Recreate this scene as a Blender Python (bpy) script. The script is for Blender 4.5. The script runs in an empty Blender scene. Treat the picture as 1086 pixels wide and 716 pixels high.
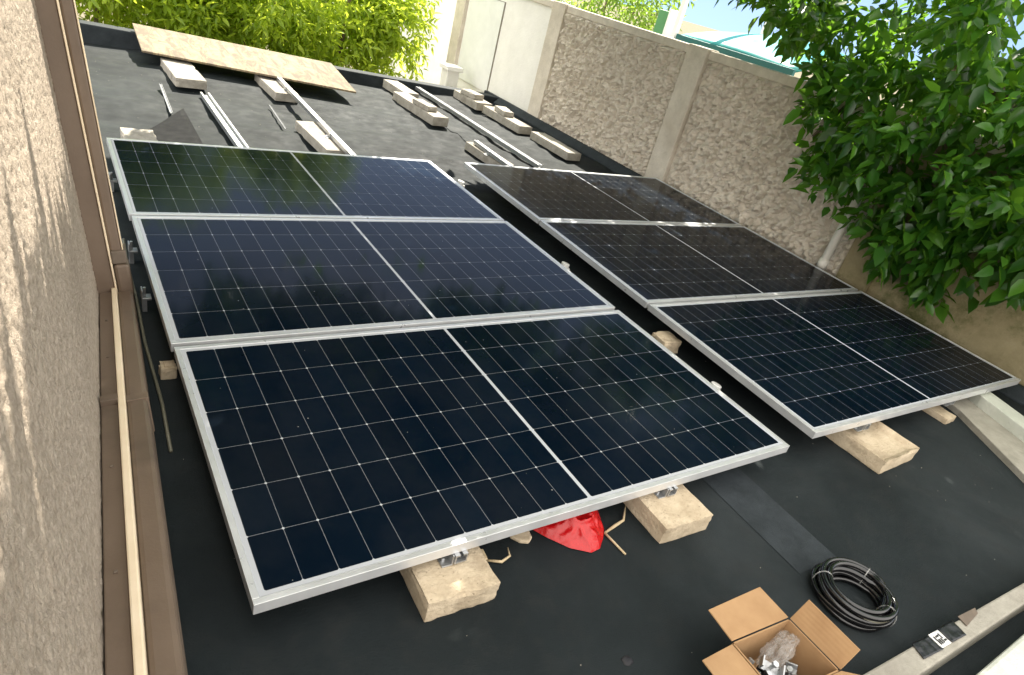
import bpy, bmesh, math, random
import numpy as np
from mathutils import Vector, Matrix, noise
random.seed(7); rng = np.random.default_rng(11)
scn = bpy.context.scene; col = scn.collection
R = math.radians

# ------------------------------------------------------------------ helpers
def link(o, parent=None):
    col.objects.link(o)
    if parent: o.parent = parent
    return o
def tag(o, label, cat, group=None, kind=None):
    o['label'] = label; o['category'] = cat
    if group: o['group'] = group
    if kind: o['kind'] = kind
    return o
def thing(name, label, cat, loc=(0, 0, 0), rz=0.0, group=None):
    o = bpy.data.objects.new(name, None); o.empty_display_size = .05
    o.location = loc; o.rotation_euler = (0, 0, rz); link(o)
    return tag(o, label, cat, group)

class MB:
    def __init__(s): s.v = []; s.f = []
    def box(s, x0, x1, y0, y1, z0, z1, M=None):
        b = len(s.v)
        for p in ((x0,y0,z0),(x1,y0,z0),(x1,y1,z0),(x0,y1,z0),(x0,y0,z1),(x1,y0,z1),(x1,y1,z1),(x0,y1,z1)):
            s.v.append(tuple(M @ Vector(p)) if M else p)
        for q in ((0,3,2,1),(4,5,6,7),(0,1,5,4),(1,2,6,5),(2,3,7,6),(3,0,4,7)): s.f.append(tuple(b+i for i in q))
    def prism(s, pts, h0, h1):
        # pts: counter-clockwise outline of (x,y); h0,h1 scalar or per point heights
        n = len(pts); b = len(s.v)
        g = lambda h, i: h[i] if isinstance(h, (list, tuple)) else h
        for i, p in enumerate(pts): s.v.append((p[0], p[1], g(h0, i)))
        for i, p in enumerate(pts): s.v.append((p[0], p[1], g(h1, i)))
        s.f.append(tuple(b+i for i in reversed(range(n)))); s.f.append(tuple(b+n+i for i in range(n)))
        for i in range(n):
            j = (i+1) % n; s.f.append((b+i, b+j, b+n+j, b+n+i))
    def tube(s, pts, r, seg=8, caps=True):
        pts = [Vector(p) for p in pts]; n = len(pts); b = len(s.v)
        up = None
        for i, p in enumerate(pts):
            d = (pts[min(i+1, n-1)] - pts[max(i-1, 0)]).normalized()
            if up is None:
                up = d.orthogonal().normalized()
            up = (up - d*up.dot(d)).normalized(); w = d.cross(up)
            rr = r[i] if isinstance(r, (list, tuple)) else r
            for k in range(seg):
                a = 2*math.pi*k/seg
                s.v.append(tuple(p + up*(rr*math.cos(a)) + w*(rr*math.sin(a))))
        for i in range(n-1):
            for k in range(seg):
                k2 = (k+1) % seg
                s.f.append((b+i*seg+k, b+i*seg+k2, b+(i+1)*seg+k2, b+(i+1)*seg+k))
        if caps:
            s.f.append(tuple(b+k for k in reversed(range(seg)))); s.f.append(tuple(b+(n-1)*seg+k for k in range(seg)))
    def grid(s, nx, ny, fn):
        b = len(s.v)
        for j in range(ny+1):
            for i in range(nx+1): s.v.append(tuple(fn(i/nx, j/ny)))
        for j in range(ny):
            for i in range(nx):
                a = b+j*(nx+1)+i; s.f.append((a, a+1, a+nx+2, a+nx+1))
    def build(s, name, m, parent=None, smooth=False, bevel=0, seg=2, loc=None):
        me = bpy.data.meshes.new(name); me.from_pydata(s.v, [], s.f); me.update()
        if smooth: me.polygons.foreach_set('use_smooth', [True]*len(me.polygons))
        if m: me.materials.append(m)
        o = link(bpy.data.objects.new(name, me), parent)
        if loc: o.location = loc
        if bevel:
            md = o.modifiers.new('bevel', 'BEVEL'); md.width = bevel; md.segments = seg; md.limit_method = 'ANGLE'; md.angle_limit = R(40)
        return o

# ------------------------------------------------------------------ materials
class NT:
    def __init__(s, name):
        s.m = bpy.data.materials.new(name); s.m.use_nodes = True
        s.t = s.m.node_tree; s.n = s.t.nodes; s.n.clear()
        s.out = s.n.new('ShaderNodeOutputMaterial')
    def node(s, typ, **k):
        n = s.n.new(typ)
        for a, b in k.items(): setattr(n, a, b)
        return n
    def link(s, a, b): s.t.links.new(a, b)
    def val(s, inp, v):
        if isinstance(v, bpy.types.NodeSocket): s.link(v, inp)
        elif isinstance(v, (tuple, list)) and len(v) == 3 and inp.type == 'RGBA': inp.default_value = (*v, 1)
        else: inp.default_value = v
    def math(s, op, a, b=0.0, c=None):
        n = s.node('ShaderNodeMath', operation=op); s.val(n.inputs[0], a); s.val(n.inputs[1], b)
        if c is not None: s.val(n.inputs[2], c)
        return n.outputs[0]
    def noise(s, vec, scale, detail=4, rough=.55, dist=0.0):
        n = s.node('ShaderNodeTexNoise'); n.inputs['Scale'].default_value = scale; n.inputs['Detail'].default_value = detail
        n.inputs['Roughness'].default_value = rough; n.inputs['Distortion'].default_value = dist; s.link(vec, n.inputs['Vector']); return n.outputs['Fac']
    def ramp(s, fac, stops):
        n = s.node('ShaderNodeValToRGB'); e = n.color_ramp.elements
        while len(e) < len(stops): e.new(.5)
        for i, (p, c) in enumerate(stops):
            e[i].position = p; e[i].color = (*c, 1) if isinstance(c, (tuple, list)) else (c, c, c, 1)
        s.link(fac, n.inputs[0]); return n.outputs[0]
    def mix(s, f, a, b, mode='MIX'):
        n = s.node('ShaderNodeMix', data_type='RGBA', blend_type=mode)
        s.val(n.inputs[0], f); s.val(n.inputs[6], a); s.val(n.inputs[7], b); return n.outputs[2]
    def pos(s): return s.node('ShaderNodeNewGeometry').outputs['Position']
    def obj(s): return s.node('ShaderNodeTexCoord').outputs['Object']
    def bump(s, h, dist, strength=1.0):
        n = s.node('ShaderNodeBump'); n.inputs['Distance'].default_value = dist; n.inputs['Strength'].default_value = strength
        s.link(h, n.inputs['Height']); return n.outputs[0]
    def principled(s, base, rough=.5, metal=0.0, normal=None, spec=.5, **k):
        p = s.node('ShaderNodeBsdfPrincipled')
        s.val(p.inputs['Base Color'], base); s.val(p.inputs['Roughness'], rough); s.val(p.inputs['Metallic'], metal)
        s.val(p.inputs['Specular IOR Level'], spec)
        for a, b in k.items(): s.val(p.inputs[a.replace('_', ' ')], b)
        if normal is not None: s.link(normal, p.inputs['Normal'])
        return p.outputs[0]
    def done(s, sh): s.link(sh, s.out.inputs['Surface']); return s.m

def rough_mat(name, c1, c2, scale=6, rough=.8, bscale=60, bdist=.002, metal=0.0, spec=.4, stain=None, detail=6, pores=None):
    t = NT(name); p = t.pos()
    f = t.noise(p, scale, detail, .65)
    c = t.ramp(f, [(.3, c1), (.7, c2)])
    if stain:
        g = t.noise(p, scale*.35, 5, .7); c = t.mix(t.ramp(g, [(.52, 0.0), (.68, .75)]), c, stain)
    h = t.noise(p, bscale, 5, .65)
    if pores:
        pf = t.ramp(t.noise(p, 110, 3, .6), [(.64, 0.0), (.72, .55)]); c = t.mix(pf, c, pores); h = t.math('SUBTRACT', h, t.math('MULTIPLY', pf, .6))
    r = t.ramp(t.noise(p, scale*2, 3), [(.3, rough-.07), (.7, min(1, rough+.07))])
    return t.done(t.principled(c, r, metal, t.bump(h, bdist), spec))

M = {}
# roofing felt: dark bitumen sheet with dusty patches
t = NT('roofing_felt'); p = t.pos()
f1 = t.noise(p, .9, 6, .6, .6); f2 = t.noise(p, 7, 6, .7); f3 = t.noise(p, 220, 3, .6)
c = t.ramp(f1, [(.28, (.0062, .0088, .0102)), (.5, (.0125, .0168, .0185)), (.72, (.0250, .0305, .0330))])
c = t.mix(t.ramp(f2, [(.5, 0.0), (.8, .5)]), c, (.028, .029, .028))
c = t.mix(t.ramp(t.noise(p, 30, 4, .8), [(.66, 0.0), (.74, .4)]), c, (.035, .033, .03))
rr = t.ramp(f2, [(.3, .60), (.7, .82)])
hb = t.math('ADD', t.math('MULTIPLY', f3, .5), f2)
M['felt'] = t.done(t.principled(c, rr, 0, t.bump(hb, .003), .13))
t = NT('felt_lap'); p = t.pos(); f2 = t.noise(p, 9, 6, .7)
c = t.ramp(f2, [(.35, (.020, .025, .0285)), (.65, (.034, .041, .047))])
M['felt_lap'] = t.done(t.principled(c, .7, 0, t.bump(t.noise(p, 220, 3), .002), .15))

M['matte'] = rough_mat('worn_black_felt', (.006, .0065, .007), (.011, .0115, .012), 12, .9, 150, .002, 0, .15)
M['alu'] = rough_mat('anodised_aluminium', (.62, .63, .64), (.72, .73, .74), 9, .34, 300, .0003, .55, .5)
M['steel'] = rough_mat('galvanised_rail', (.36, .37, .38), (.50, .51, .52), 20, .38, 200, .0003, .8, .5)
M['dullsteel'] = rough_mat('dull_weathered_metal', (.13, .135, .145), (.22, .225, .24), 20, .5, 120, .0005, .5)
M['block'] = rough_mat('precast_concrete_block', (.40, .32, .22), (.57, .48, .35), 14, .9, 90, .005, 0, .25, (.24, .19, .13), 6, (.15, .115, .075))
M['block_grey'] = rough_mat('pale_concrete_block', (.27, .25, .215), (.42, .39, .34), 14, .9, 90, .005, 0, .25, (.20, .18, .15), 6, (.13, .115, .095))
M['brown'] = rough_mat('brown_painted_metal', (.125, .088, .062), (.165, .12, .087), 5, .5, 120, .0006, 0, .45, (.085, .062, .045))
M['cream'] = rough_mat('lit_edge_cream', (.76, .62, .43), (.84, .71, .53), 8, .5, 120, .0005, 0, .4)  # cream imitates the sunlit edges of the brown metal
M['darkmetal'] = rough_mat('dark_weathered_bracket', (.10, .08, .06), (.17, .13, .10), 20, .6, 120, .001, 0, .4)
M['kerb'] = rough_mat('weathered_kerb_concrete', (.24, .225, .19), (.37, .35, .30), 9, .92, 70, .004, 0, .2, (.22, .20, .17))
M['ledge'] = rough_mat('pale_cast_ledge', (.44, .46, .40), (.56, .57, .51), 6, .85, 60, .003, 0, .3, (.42, .44, .38))
M['ply'] = None
t = NT('weathered_plywood'); p = t.obj()
mp = t.node('ShaderNodeMapping'); mp.inputs['Scale'].default_value = (1.2, 9, 3); t.link(p, mp.inputs[0])
g = t.noise(mp.outputs[0], 3.0, 7, .7, 1.2); c = t.ramp(g, [(.3, (.22, .165, .09)), (.6, (.31, .245, .15)), (.8, (.37, .30, .19))])
mq = t.node('ShaderNodeMapping'); mq.inputs['Scale'].default_value = (7, 2.2, 3); mq.inputs['Rotation'].default_value = (0, 0, .6); t.link(p, mq.inputs[0])
st = t.noise(mq.outputs[0], 1.6, 7, .8, .8); c = t.mix(t.ramp(st, [(.43, 0.0), (.56, .85)]), c, (.10, .08, .06))
M['ply'] = t.done(t.principled(c, .8, 0, t.bump(g, .002), .3))
t = NT('corrugated_cardboard'); p = t.obj()
w = t.node('ShaderNodeTexWave'); w.inputs['Scale'].default_value = 70; w.inputs['Distortion'].default_value = .4; t.link(p, w.inputs['Vector'])
c = t.ramp(t.noise(p, 12, 5, .6), [(.3, (.29, .172, .085)), (.7, (.36, .225, .115))])
M['card'] = t.done(t.principled(c, .8, 0, t.bump(w.outputs['Fac'], .0006, .4), .25))
M['black'] = rough_mat('black_cable_sheath', (.004, .004, .0045), (.008, .008, .009), 30, .16, 90, .0004, 0, .6)
M['olive'] = rough_mat('dusty_cable_end', (.10, .10, .07), (.16, .15, .11), 30, .4, 90, .0004, 0, .5)
M['tape'] = rough_mat('black_tape', (.004, .0045, .006), (.010, .011, .014), 40, .35, 60, .002, 0, .5)
M['red'] = rough_mat('red_plastic_film', (.36, .004, .006), (.46, .008, .010), 10, .22, 40, .003, 0, .45)
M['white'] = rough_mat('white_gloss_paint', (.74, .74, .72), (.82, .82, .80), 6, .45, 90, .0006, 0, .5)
M['pale_glare'] = rough_mat('pale_glare_concrete', (.76, .74, .70), (.86, .84, .80), 5, .85, 40, .004, 0, .3)  # pale post colour, also imitates glare on fence bay and rear wall
M['pvc'] = rough_mat('grey_white_plastic_pipe', (.58, .55, .50), (.70, .67, .61), 8, .45, 60, .0005, 0, .5, (.42, .36, .28))
M['teal'] = rough_mat('turquoise_paint', (.012, .22, .21), (.02, .27, .255), 3, .4, 60, .0005, 0, .5)
M['tealdark'] = rough_mat('dark_teal_trim', (.006, .09, .09), (.010, .115, .11), 3, .45, 60, .0005, 0, .5)
M['greenbox'] = rough_mat('green_painted_metal', (.06, .20, .08), (.09, .26, .11), 5, .5, 60, .0006, 0, .5)
M['bark'] = rough_mat('tree_bark', (.10, .075, .05), (.20, .155, .11), 12, .95, 40, .012, 0, .2)
M['drywood'] = rough_mat('dry_wood', (.38, .29, .17), (.55, .45, .29), 25, .85, 60, .002, 0, .3)
M['label'] = rough_mat('paper_label', (.66, .66, .64), (.74, .74, .72), 20, .6, 60, .0003, 0, .4)
M['ink'] = rough_mat('black_ink', (.015, .015, .02), (.03, .03, .03), 20, .6, 60, .0002, 0, .3)
M['ground'] = rough_mat('dry_earth', (.10, .085, .055), (.19, .165, .11), 1.5, .95, 12, .02, 0, .2, (.05, .075, .02))
M['render'] = rough_mat('pale_house_render', (.60, .57, .50), (.70, .67, .60), 3, .9, 60, .003, 0, .25)
t = NT('clear_plastic_bag'); p = t.obj()
pl = t.principled((.82, .82, .80), .12, 0, t.bump(t.noise(p, 45, 3, .6, 1.5), .01), .8)
tr = t.node('ShaderNodeBsdfTransparent'); mx = t.node('ShaderNodeMixShader'); mx.inputs[0].default_value = .17
t.link(tr.outputs[0], mx.inputs[1]); t.link(pl, mx.inputs[2]); M['film'] = t.done(mx.outputs[0])

# house stucco and fence concrete
t = NT('house_stucco'); p = t.pos()
c = t.ramp(t.noise(p, 55, 5, .7), [(.25, (.36, .29, .225)), (.5, (.50, .42, .34)), (.8, (.65, .56, .465))])
c = t.mix(t.ramp(t.noise(p, 1.7, 5, .6), [(.45, 0.0), (.7, .35)]), c, (.29, .235, .18))
M['stucco'] = t.done(t.principled(c, .95, 0, t.bump(t.noise(p, 150, 6, .72), .009), .15))
t = NT('fence_concrete'); p = t.pos()
c = t.ramp(t.noise(p, 9, 6, .7), [(.3, (.55, .495, .42)), (.7, (.72, .655, .565))])
c = t.mix(t.ramp(t.noise(p, 1.3, 6, .7), [(.5, 0.0), (.75, .5)]), c, (.42, .35, .27))
M['fence'] = t.done(t.principled(c, .95, 0, t.bump(t.noise(p, 70, 6, .75), .006), .15))
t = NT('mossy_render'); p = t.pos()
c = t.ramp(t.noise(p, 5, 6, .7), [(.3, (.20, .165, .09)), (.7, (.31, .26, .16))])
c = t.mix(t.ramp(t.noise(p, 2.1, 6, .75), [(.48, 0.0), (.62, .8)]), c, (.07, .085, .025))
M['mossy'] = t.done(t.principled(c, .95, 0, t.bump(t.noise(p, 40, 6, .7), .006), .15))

PW, PD, PH = 2.118, 1.134, .035
def panel_material():
    t = NT('solar_cells_under_glass'); o = t.obj()
    sp = t.node('ShaderNodeSeparateXYZ'); t.link(o, sp.inputs[0]); x, y = sp.outputs[0], sp.outputs[1]
    m, cg = .032, .013
    pu = (PW/2 - m - cg/2)/11; pv = (PD - 2*m)/6
    a = t.math('SUBTRACT', t.math('ABSOLUTE', t.math('SUBTRACT', x, PW/2)), cg/2)
    b = t.math('SUBTRACT', y, m)
    da = t.math('PINGPONG', a, pu/2); db = t.math('PINGPONG', b, pv/2)
    lines = t.math('MAXIMUM', t.math('LESS_THAN', da, .0009), t.math('LESS_THAN', db, .0009))
    dia = t.math('LESS_THAN', t.math('ADD', da, db), .0048)
    edge = t.math('MAXIMUM', t.math('MAXIMUM', t.math('LESS_THAN', a, 0), t.math('GREATER_THAN', a, pu*11)),
                  t.math('MAXIMUM', t.math('LESS_THAN', b, 0), t.math('GREATER_THAN', b, pv*6)))
    white = t.math('MAXIMUM', t.math('MAXIMUM', t.math('MULTIPLY', lines, .35), dia), edge)
    # every cell a slightly different blue
    cx = t.math('FLOOR', t.math('DIVIDE', t.math('SUBTRACT', x, PW/2), pu)); cy = t.math('FLOOR', t.math('DIVIDE', b, pv))
    cv = t.node('ShaderNodeCombineXYZ'); t.link(cx, cv.inputs[0]); t.link(cy, cv.inputs[1])
    oi = t.node('ShaderNodeObjectInfo'); t.link(oi.outputs['Random'], cv.inputs[2])
    wn = t.node('ShaderNodeTexWhiteNoise', noise_dimensions='3D'); t.link(cv.outputs[0], wn.inputs['Vector'])
    cell = t.ramp(wn.outputs['Value'], [(0, (.0016, .0046, .0098)), (1, (.0030, .0075, .0150))])
    c = t.mix(white, cell, (.42, .44, .47))
    # dust: film, and specks
    pos = t.pos()
    film = t.ramp(t.noise(pos, 2.2, 6, .7), [(.4, 0.0), (.8, .014)])
    c = t.mix(film, c, (.5, .47, .42))
    v = t.node('ShaderNodeTexVoronoi'); v.inputs['Scale'].default_value = 24; t.link(pos, v.inputs['Vector'])
    sel = t.node('ShaderNodeSeparateXYZ'); t.link(v.outputs['Color'], sel.inputs[0])
    rad = t.math('MULTIPLY', sel.outputs[0], .055)
    speck = t.math('MULTIPLY', t.math('LESS_THAN', v.outputs['Distance'], rad), t.math('GREATER_THAN', sel.outputs[1], .35))
    c = t.mix(t.math('MULTIPLY', speck, .6), c, (.5, .49, .46))
    rough = t.math('ADD', t.ramp(t.noise(pos, 5, 5, .7), [(.3, .07), (.75, .13)]), t.math('MULTIPLY', speck, .4))
    nb = t.bump(t.noise(pos, 1.4, 2, .4), .0015)
    return t.done(t.principled(c, rough, 0, nb, .15, IOR=1.30))
M['cells'] = panel_material()

def leaf_material(name, dark, mid, bright, trans, tfac=.35, rough=.38):
    t = NT(name)
    g = t.node('ShaderNodeNewGeometry'); r = g.outputs['Random Per Island']
    c = t.ramp(r, [(0, dark), (.55, mid), (1, bright)])
    c2 = t.mix(r, tuple(x*.7 for x in trans), trans)
    p = t.principled(c, rough, 0, None, .5)
    tl = t.node('ShaderNodeBsdfTranslucent'); t.link(c2, tl.inputs[0])
    mx = t.node('ShaderNodeMixShader'); mx.inputs[0].default_value = tfac
    t.link(p, mx.inputs[1]); t.link(tl.outputs[0], mx.inputs[2]); return t.done(mx.outputs[0])
M['leaf'] = leaf_material('glossy_dark_leaf', (.010, .045, .007), (.022, .085, .011), (.065, .17, .020), (.30, .62, .04), .36, .27)
M['bushleaf'] = leaf_material('yellow_green_leaf', (.13, .22, .02), (.19, .29, .025), (.28, .36, .035), (.75, .90, .08), .55, .5)
M['hedgeleaf'] = leaf_material('mid_green_leaf', (.05, .12, .015), (.09, .18, .02), (.14, .25, .03), (.42, .62, .07), .45, .5)
M['brownleaf'] = rough_mat('dry_brown_leaf', (.35, .14, .03), (.5, .22, .05), 20, .7, 60, .001)

# ------------------------------------------------------------------ leaves
LT = np.array([(0,0,0),(.26,-.40,.06),(.62,-.34,.03),(1,0,-.10),(.62,.34,.03),(.26,.40,.06),(.3,0,-.02),(.66,0,-.04)])
LF = [(0,1,6),(0,6,5),(6,1,2,7),(6,7,4,5),(7,2,3),(7,3,4)]
def leaf_object(name, P, D, N, L, w, m, parent):
    n = len(P); D = D/np.linalg.norm(D, axis=1, keepdims=True)
    S = np.cross(N, D); S /= np.linalg.norm(S, axis=1, keepdims=True)+1e-9; N = np.cross(D, S)
    V = (P[:,None,:] + D[:,None,:]*(LT[None,:,0,None]*L[:,None,None]) + S[:,None,:]*(LT[None,:,1,None]*(L*w)[:,None,None])
         + N[:,None,:]*(LT[None,:,2,None]*(L*rng.uniform(.2, 2.6, n))[:,None,None]))
    me = bpy.data.meshes.new(name); me.vertices.add(n*8); me.vertices.foreach_set('co', V.reshape(-1).astype(np.float32))
    lf = np.array([i for f in LF for i in f]); lens = np.array([len(f) for f in LF])
    loops = (np.arange(n)[:,None]*8 + lf[None,:]).reshape(-1); tot = np.tile(lens, n)
    st = np.concatenate([[0], np.cumsum(tot)[:-1]])
    me.loops.add(len(loops)); me.loops.foreach_set('vertex_index', loops.astype(np.int32))
    me.polygons.add(len(tot)); me.polygons.foreach_set('loop_start', st.astype(np.int32)); me.polygons.foreach_set('loop_total', tot.astype(np.int32))
    me.polygons.foreach_set('use_smooth', np.ones(len(tot), bool))
    me.update(calc_edges=True); me.validate(); me.materials.append(m)
    return link(bpy.data.objects.new(name, me), parent)
def twig_leaves(clumps, per_twig, L0, spread, droop):
    """clumps: (cx,cy,cz,rx,ry,rz,ntwigs). Leaves sit along short twigs pointing outward and down."""
    P, D, N, L = [], [], [], []
    for cx, cy, cz, rx, ry, rz, nt in clumps:
        for _ in range(nt):
            u = rng.normal(size=3); u /= np.linalg.norm(u); r = rng.uniform(.25, 1)**.5
            q = np.array([cx, cy, cz]) + u*r*np.array([rx, ry, rz])
            d = u*.8 + rng.normal(size=3)*.5 + np.array([0, 0, -droop]); d /= np.linalg.norm(d)
            s1 = np.cross(d, [0, 0, 1.0]); s1 /= np.linalg.norm(s1)+1e-6; s2 = np.cross(d, s1)
            k = max(3, int(per_twig*rng.uniform(.6, 1.4)))
            for i in range(k):
                a = i*2.4 + rng.uniform(0, .6); side = s1*math.cos(a)+s2*math.sin(a)
                P.append(q + d*(i/k)*spread + side*.01)
                dd = d*.7 + side*.9 + rng.normal(size=3)*.18 + np.array([0, 0, -.35*droop]); D.append(dd)
                N.append(np.array([0, 0, 1.0]) + rng.normal(size=3)*.6 + side*.25); L.append(L0*rng.uniform(.45, 1.3))
    return map(np.array, (P, D, N, L))

# ------------------------------------------------------------------ sun and sky
CLOUD_FILL = .98
SUN_AZ, SUN_EL = R(26), R(48)
sv = np.array([math.sin(SUN_AZ)*math.cos(SUN_EL), math.cos(SUN_AZ)*math.cos(SUN_EL), math.sin(SUN_EL)])
w = bpy.data.worlds.new("World"); scn.world = w; w.use_nodes = True
nt = w.node_tree; nt.nodes.clear()
sky = nt.nodes.new('ShaderNodeTexSky'); sky.sky_type = 'NISHITA'; sky.sun_disc = False
sm = __import__('mathutils').Euler((R(13), R(-9), 0)).to_matrix() @ Vector(sv)
sky.sun_elevation = math.asin(sm.z); sky.sun_rotation = math.atan2(sm.x, sm.y); sky.air_density = 1.0; sky.dust_density = .8; sky.ozone_density = 1.0
bg = nt.nodes.new('ShaderNodeBackground'); bg.inputs[1].default_value = .06
wo = nt.nodes.new('ShaderNodeOutputWorld'); tcw = nt.nodes.new('ShaderNodeTexCoord'); mpw = nt.nodes.new('ShaderNodeMapping')   # the roof falls away from level, so the true horizon lies lower
mpw.inputs['Rotation'].default_value = (R(13), R(-9), 0); nt.links.new(tcw.outputs['Generated'], mpw.inputs[0]); nt.links.new(mpw.outputs[0], sky.inputs[0])
nt.links.new(sky.outputs[0], bg.inputs[0]); 
# added unseen cloud behind and above the viewer as neutral fill, blue sky ahead
cn = nt.nodes.new('ShaderNodeTexNoise'); cn.inputs['Scale'].default_value = 2.4; cn.inputs['Detail'].default_value = 6; cn.inputs['Roughness'].default_value = .6
nt.links.new(tcw.outputs['Generated'], cn.inputs['Vector'])
dt = nt.nodes.new('ShaderNodeVectorMath'); dt.operation = 'DOT_PRODUCT'; dt.inputs[1].default_value = (-.30, -.62, .62); nt.links.new(tcw.outputs['Generated'], dt.inputs[0])
ad = nt.nodes.new('ShaderNodeMath'); ad.operation = 'MULTIPLY_ADD'; ad.inputs[1].default_value = 1.1; nt.links.new(cn.outputs['Fac'], ad.inputs[0]); nt.links.new(dt.outputs['Value'], ad.inputs[2])
cr = nt.nodes.new('ShaderNodeValToRGB'); cr.color_ramp.elements[0].position = .55; cr.color_ramp.elements[1].position = 1.0; nt.links.new(ad.outputs[0], cr.inputs[0])
cb = nt.nodes.new('ShaderNodeBackground'); cb.inputs[0].default_value = (1, .955, .89, 1); cb.inputs[1].default_value = CLOUD_FILL
ms = nt.nodes.new('ShaderNodeMixShader'); nt.links.new(cr.outputs[0], ms.inputs[0]); nt.links.new(bg.outputs[0], ms.inputs[1]); nt.links.new(cb.outputs[0], ms.inputs[2])
nt.links.new(ms.outputs[0], wo.inputs[0])
sl = bpy.data.lights.new('sun', 'SUN'); sl.energy = 4.0; sl.angle = R(.5); sl.color = (1, .93, .80)
so = link(bpy.data.objects.new('sun', sl)); so.location = (0, 0, 12)
so.rotation_euler = Vector(-sv).to_track_quat('-Z', 'Y').to_euler()

# ------------------------------------------------------------------ camera
cam = bpy.data.cameras.new('camera'); co = link(bpy.data.objects.new('camera', cam))
cam.sensor_width = 36; cam.lens = 699.93/1086*36; cam.clip_start = .02; cam.clip_end = 2000
RX, RY, RZ = (.8257032, -.5133560, .2338372), (-.0855717, -.5237171, -.8475836), (.5575767, .6798426, -.4763636)
CAM = (-.30182, -1.02982, 1.55564)
co.matrix_world = Matrix(((RX[0], -RY[0], -RZ[0], CAM[0]), (RX[1], -RY[1], -RZ[1], CAM[1]), (RX[2], -RY[2], -RZ[2], CAM[2]), (0, 0, 0, 1)))
scn.camera = co

# ------------------------------------------------------------------ setting: ground
g = MB(); g.grid(8, 8, lambda u, v: ((u-.5)*800, (v-.5)*800, -2.6)); o = g.build('ground', M['ground']); o['kind'] = 'structure'

# ------------------------------------------------------------------ the flat roof
YE = lambda x: 7.0 - .085*(x+.9)         # rear edge of the roof
roof = thing('flat_roof', 'flat black felt roof the solar panels stand on, wrinkled at its far end', 'roof', (1.9, 3, 0))
def P(o): # keep world coordinates for a child of a moved thing
    o.matrix_parent_inverse = Matrix.Translation(-Vector(o.parent.location)) if o.parent.rotation_euler.z == 0 else o.parent.matrix_basis.inverted()
    return o
def wrinkle(x, y):
    a = min(1, max(0, (y-2.6)/1.6))
    h = noise.noise(Vector((x*.9+.25*y, y*2.6, 1.7)))*.032*a + noise.noise(Vector((x*1.6, y*6.5+x, 4.1)))*.018*a
    h += .0025*noise.noise(Vector((x*2.4, y*2.1, 9)))
    e = max(0, 1-abs(x-4.7)/.15)
    return h - .012*a
m = MB()
def rf(u, v):
    x = -.95+u*5.55; y = -.96+v*(YE(x)+.96); return (x, y, wrinkle(x, y))
m.grid(140, 260, rf); P(m.build('felt_covering', M['felt'], roof, smooth=True))
m = MB(); m.box(-.95, 4.60, -.95, 6.45, -.24, -.06); P(m.build('roof_slab', M['kerb'], roof))
m = MB(); m.box(-.8, 4.5, -.9, 6.4, -2.6, -.245); P(m.build('garage_wall', M['render'], roof))
m = MB()   # rear upstand, slightly skewed in plan
m.prism([(-.95, YE(-.95)), (4.60, YE(4.6)), (4.60, YE(4.6)+.22), (-.95, YE(-.95)+.22)], -.26, [.16, .07, .06, .15])
P(m.build('rear_upstand', M['felt_lap'], roof, bevel=.012))
m = MB()   # felt turned up against the fence
m.prism([(4.52, -1.2), (4.60, -1.2), (4.60, 6.5), (4.52, 6.5)], -.02, [.012, .075, .075, .012])
m.box(4.601, 4.655, -1.2, 6.9, -.02, .07); P(m.build('side_upstand', M['felt_lap'], roof, bevel=.006))
m = MB()
def lapf(u, v):
    x = 1.73+.225*u+.03*v; y = -.415+.99*v-.02*u+.012*noise.noise(Vector((u*3, v*2, 5))); return (x, y, wrinkle(x, y)+.0022)
m.grid(12, 40, lapf); P(m.build('felt_lap', M['felt_lap'], roof, smooth=True))
m = MB()   # long felt seam at the far end
m.grid(2, 40, lambda u, v: (3.36+(u-.5)*.5+.02*math.sin(v*5), 3.9+v*2.75, wrinkle(3.36+(u-.5)*.5, 3.9+v*2.75)+.006)); P(m.build('felt_lap', M['felt'], roof, smooth=True))
m = MB()
def fl(u, v):
    x = .23+.36*u; y = 3.55+v*(.45+.63*u); return (x, y, .018+.02*u*v+.006*math.sin(u*5+v*3))
m.grid(8, 8, fl); o = m.build('felt_offcut', M['matte'], None, smooth=True); o.modifiers.new('s', 'SOLIDIFY').thickness = .004
tag(o, 'triangular black felt offcut curling up behind the far left panel', 'felt offcut')

# ------------------------------------------------------------------ solar panels
def make_panel(label):
    t = thing('solar_panel', label, 'solar panel', group='solar panels in two rows of three')
    m = MB(); fw = .0175
    m.box(0, PW, 0, fw, 0, PH); m.box(0, PW, PD-fw, PD, 0, PH); m.box(0, fw, fw, PD-fw, 0, PH); m.box(PW-fw, PW, fw, PD-fw, 0, PH)
    m.box(fw, PW-fw, fw, fw+.018, 0, .002); m.box(fw, PW-fw, PD-fw-.018, PD-fw, 0, .002)
    m.build('frame', M['alu'], t, bevel=.0015)
    m = MB(); m.box(fw-.001, PW-fw+.001, fw-.001, PD-fw+.001, PH-.008, PH-.0022); m.build('cell_laminate', M['cells'], t)
    m = MB(); m.box(PW/2-.12, PW/2+.12, PD-.09, PD-.05, PH-.026, PH-.0085); m.build('junction_box', M['tape'], t)
    return t
def copy_thing(o):
    c = o.copy(); col.objects.link(c)
    for ch in o.children:
        d = ch.copy(); col.objects.link(d); d.parent = c
        for g2 in ch.children:
            e = g2.copy(); col.objects.link(e); e.parent = d
    return c
ZP = .15-PH
left_labels = ['nearest and largest looking solar panel, its front edge over the red bag',
               'middle solar panel of the left row, beside the brown downpipe elbow',
               'farthest solar panel of the left row, in front of the felt offcut']
right_labels = ['nearest solar panel of the right row, its front edge over the trough block',
                'middle solar panel of the right row, between leafy tree and the row gap',
                'farthest solar panel of the right row, below the bare textured fence']
proto = None
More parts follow.
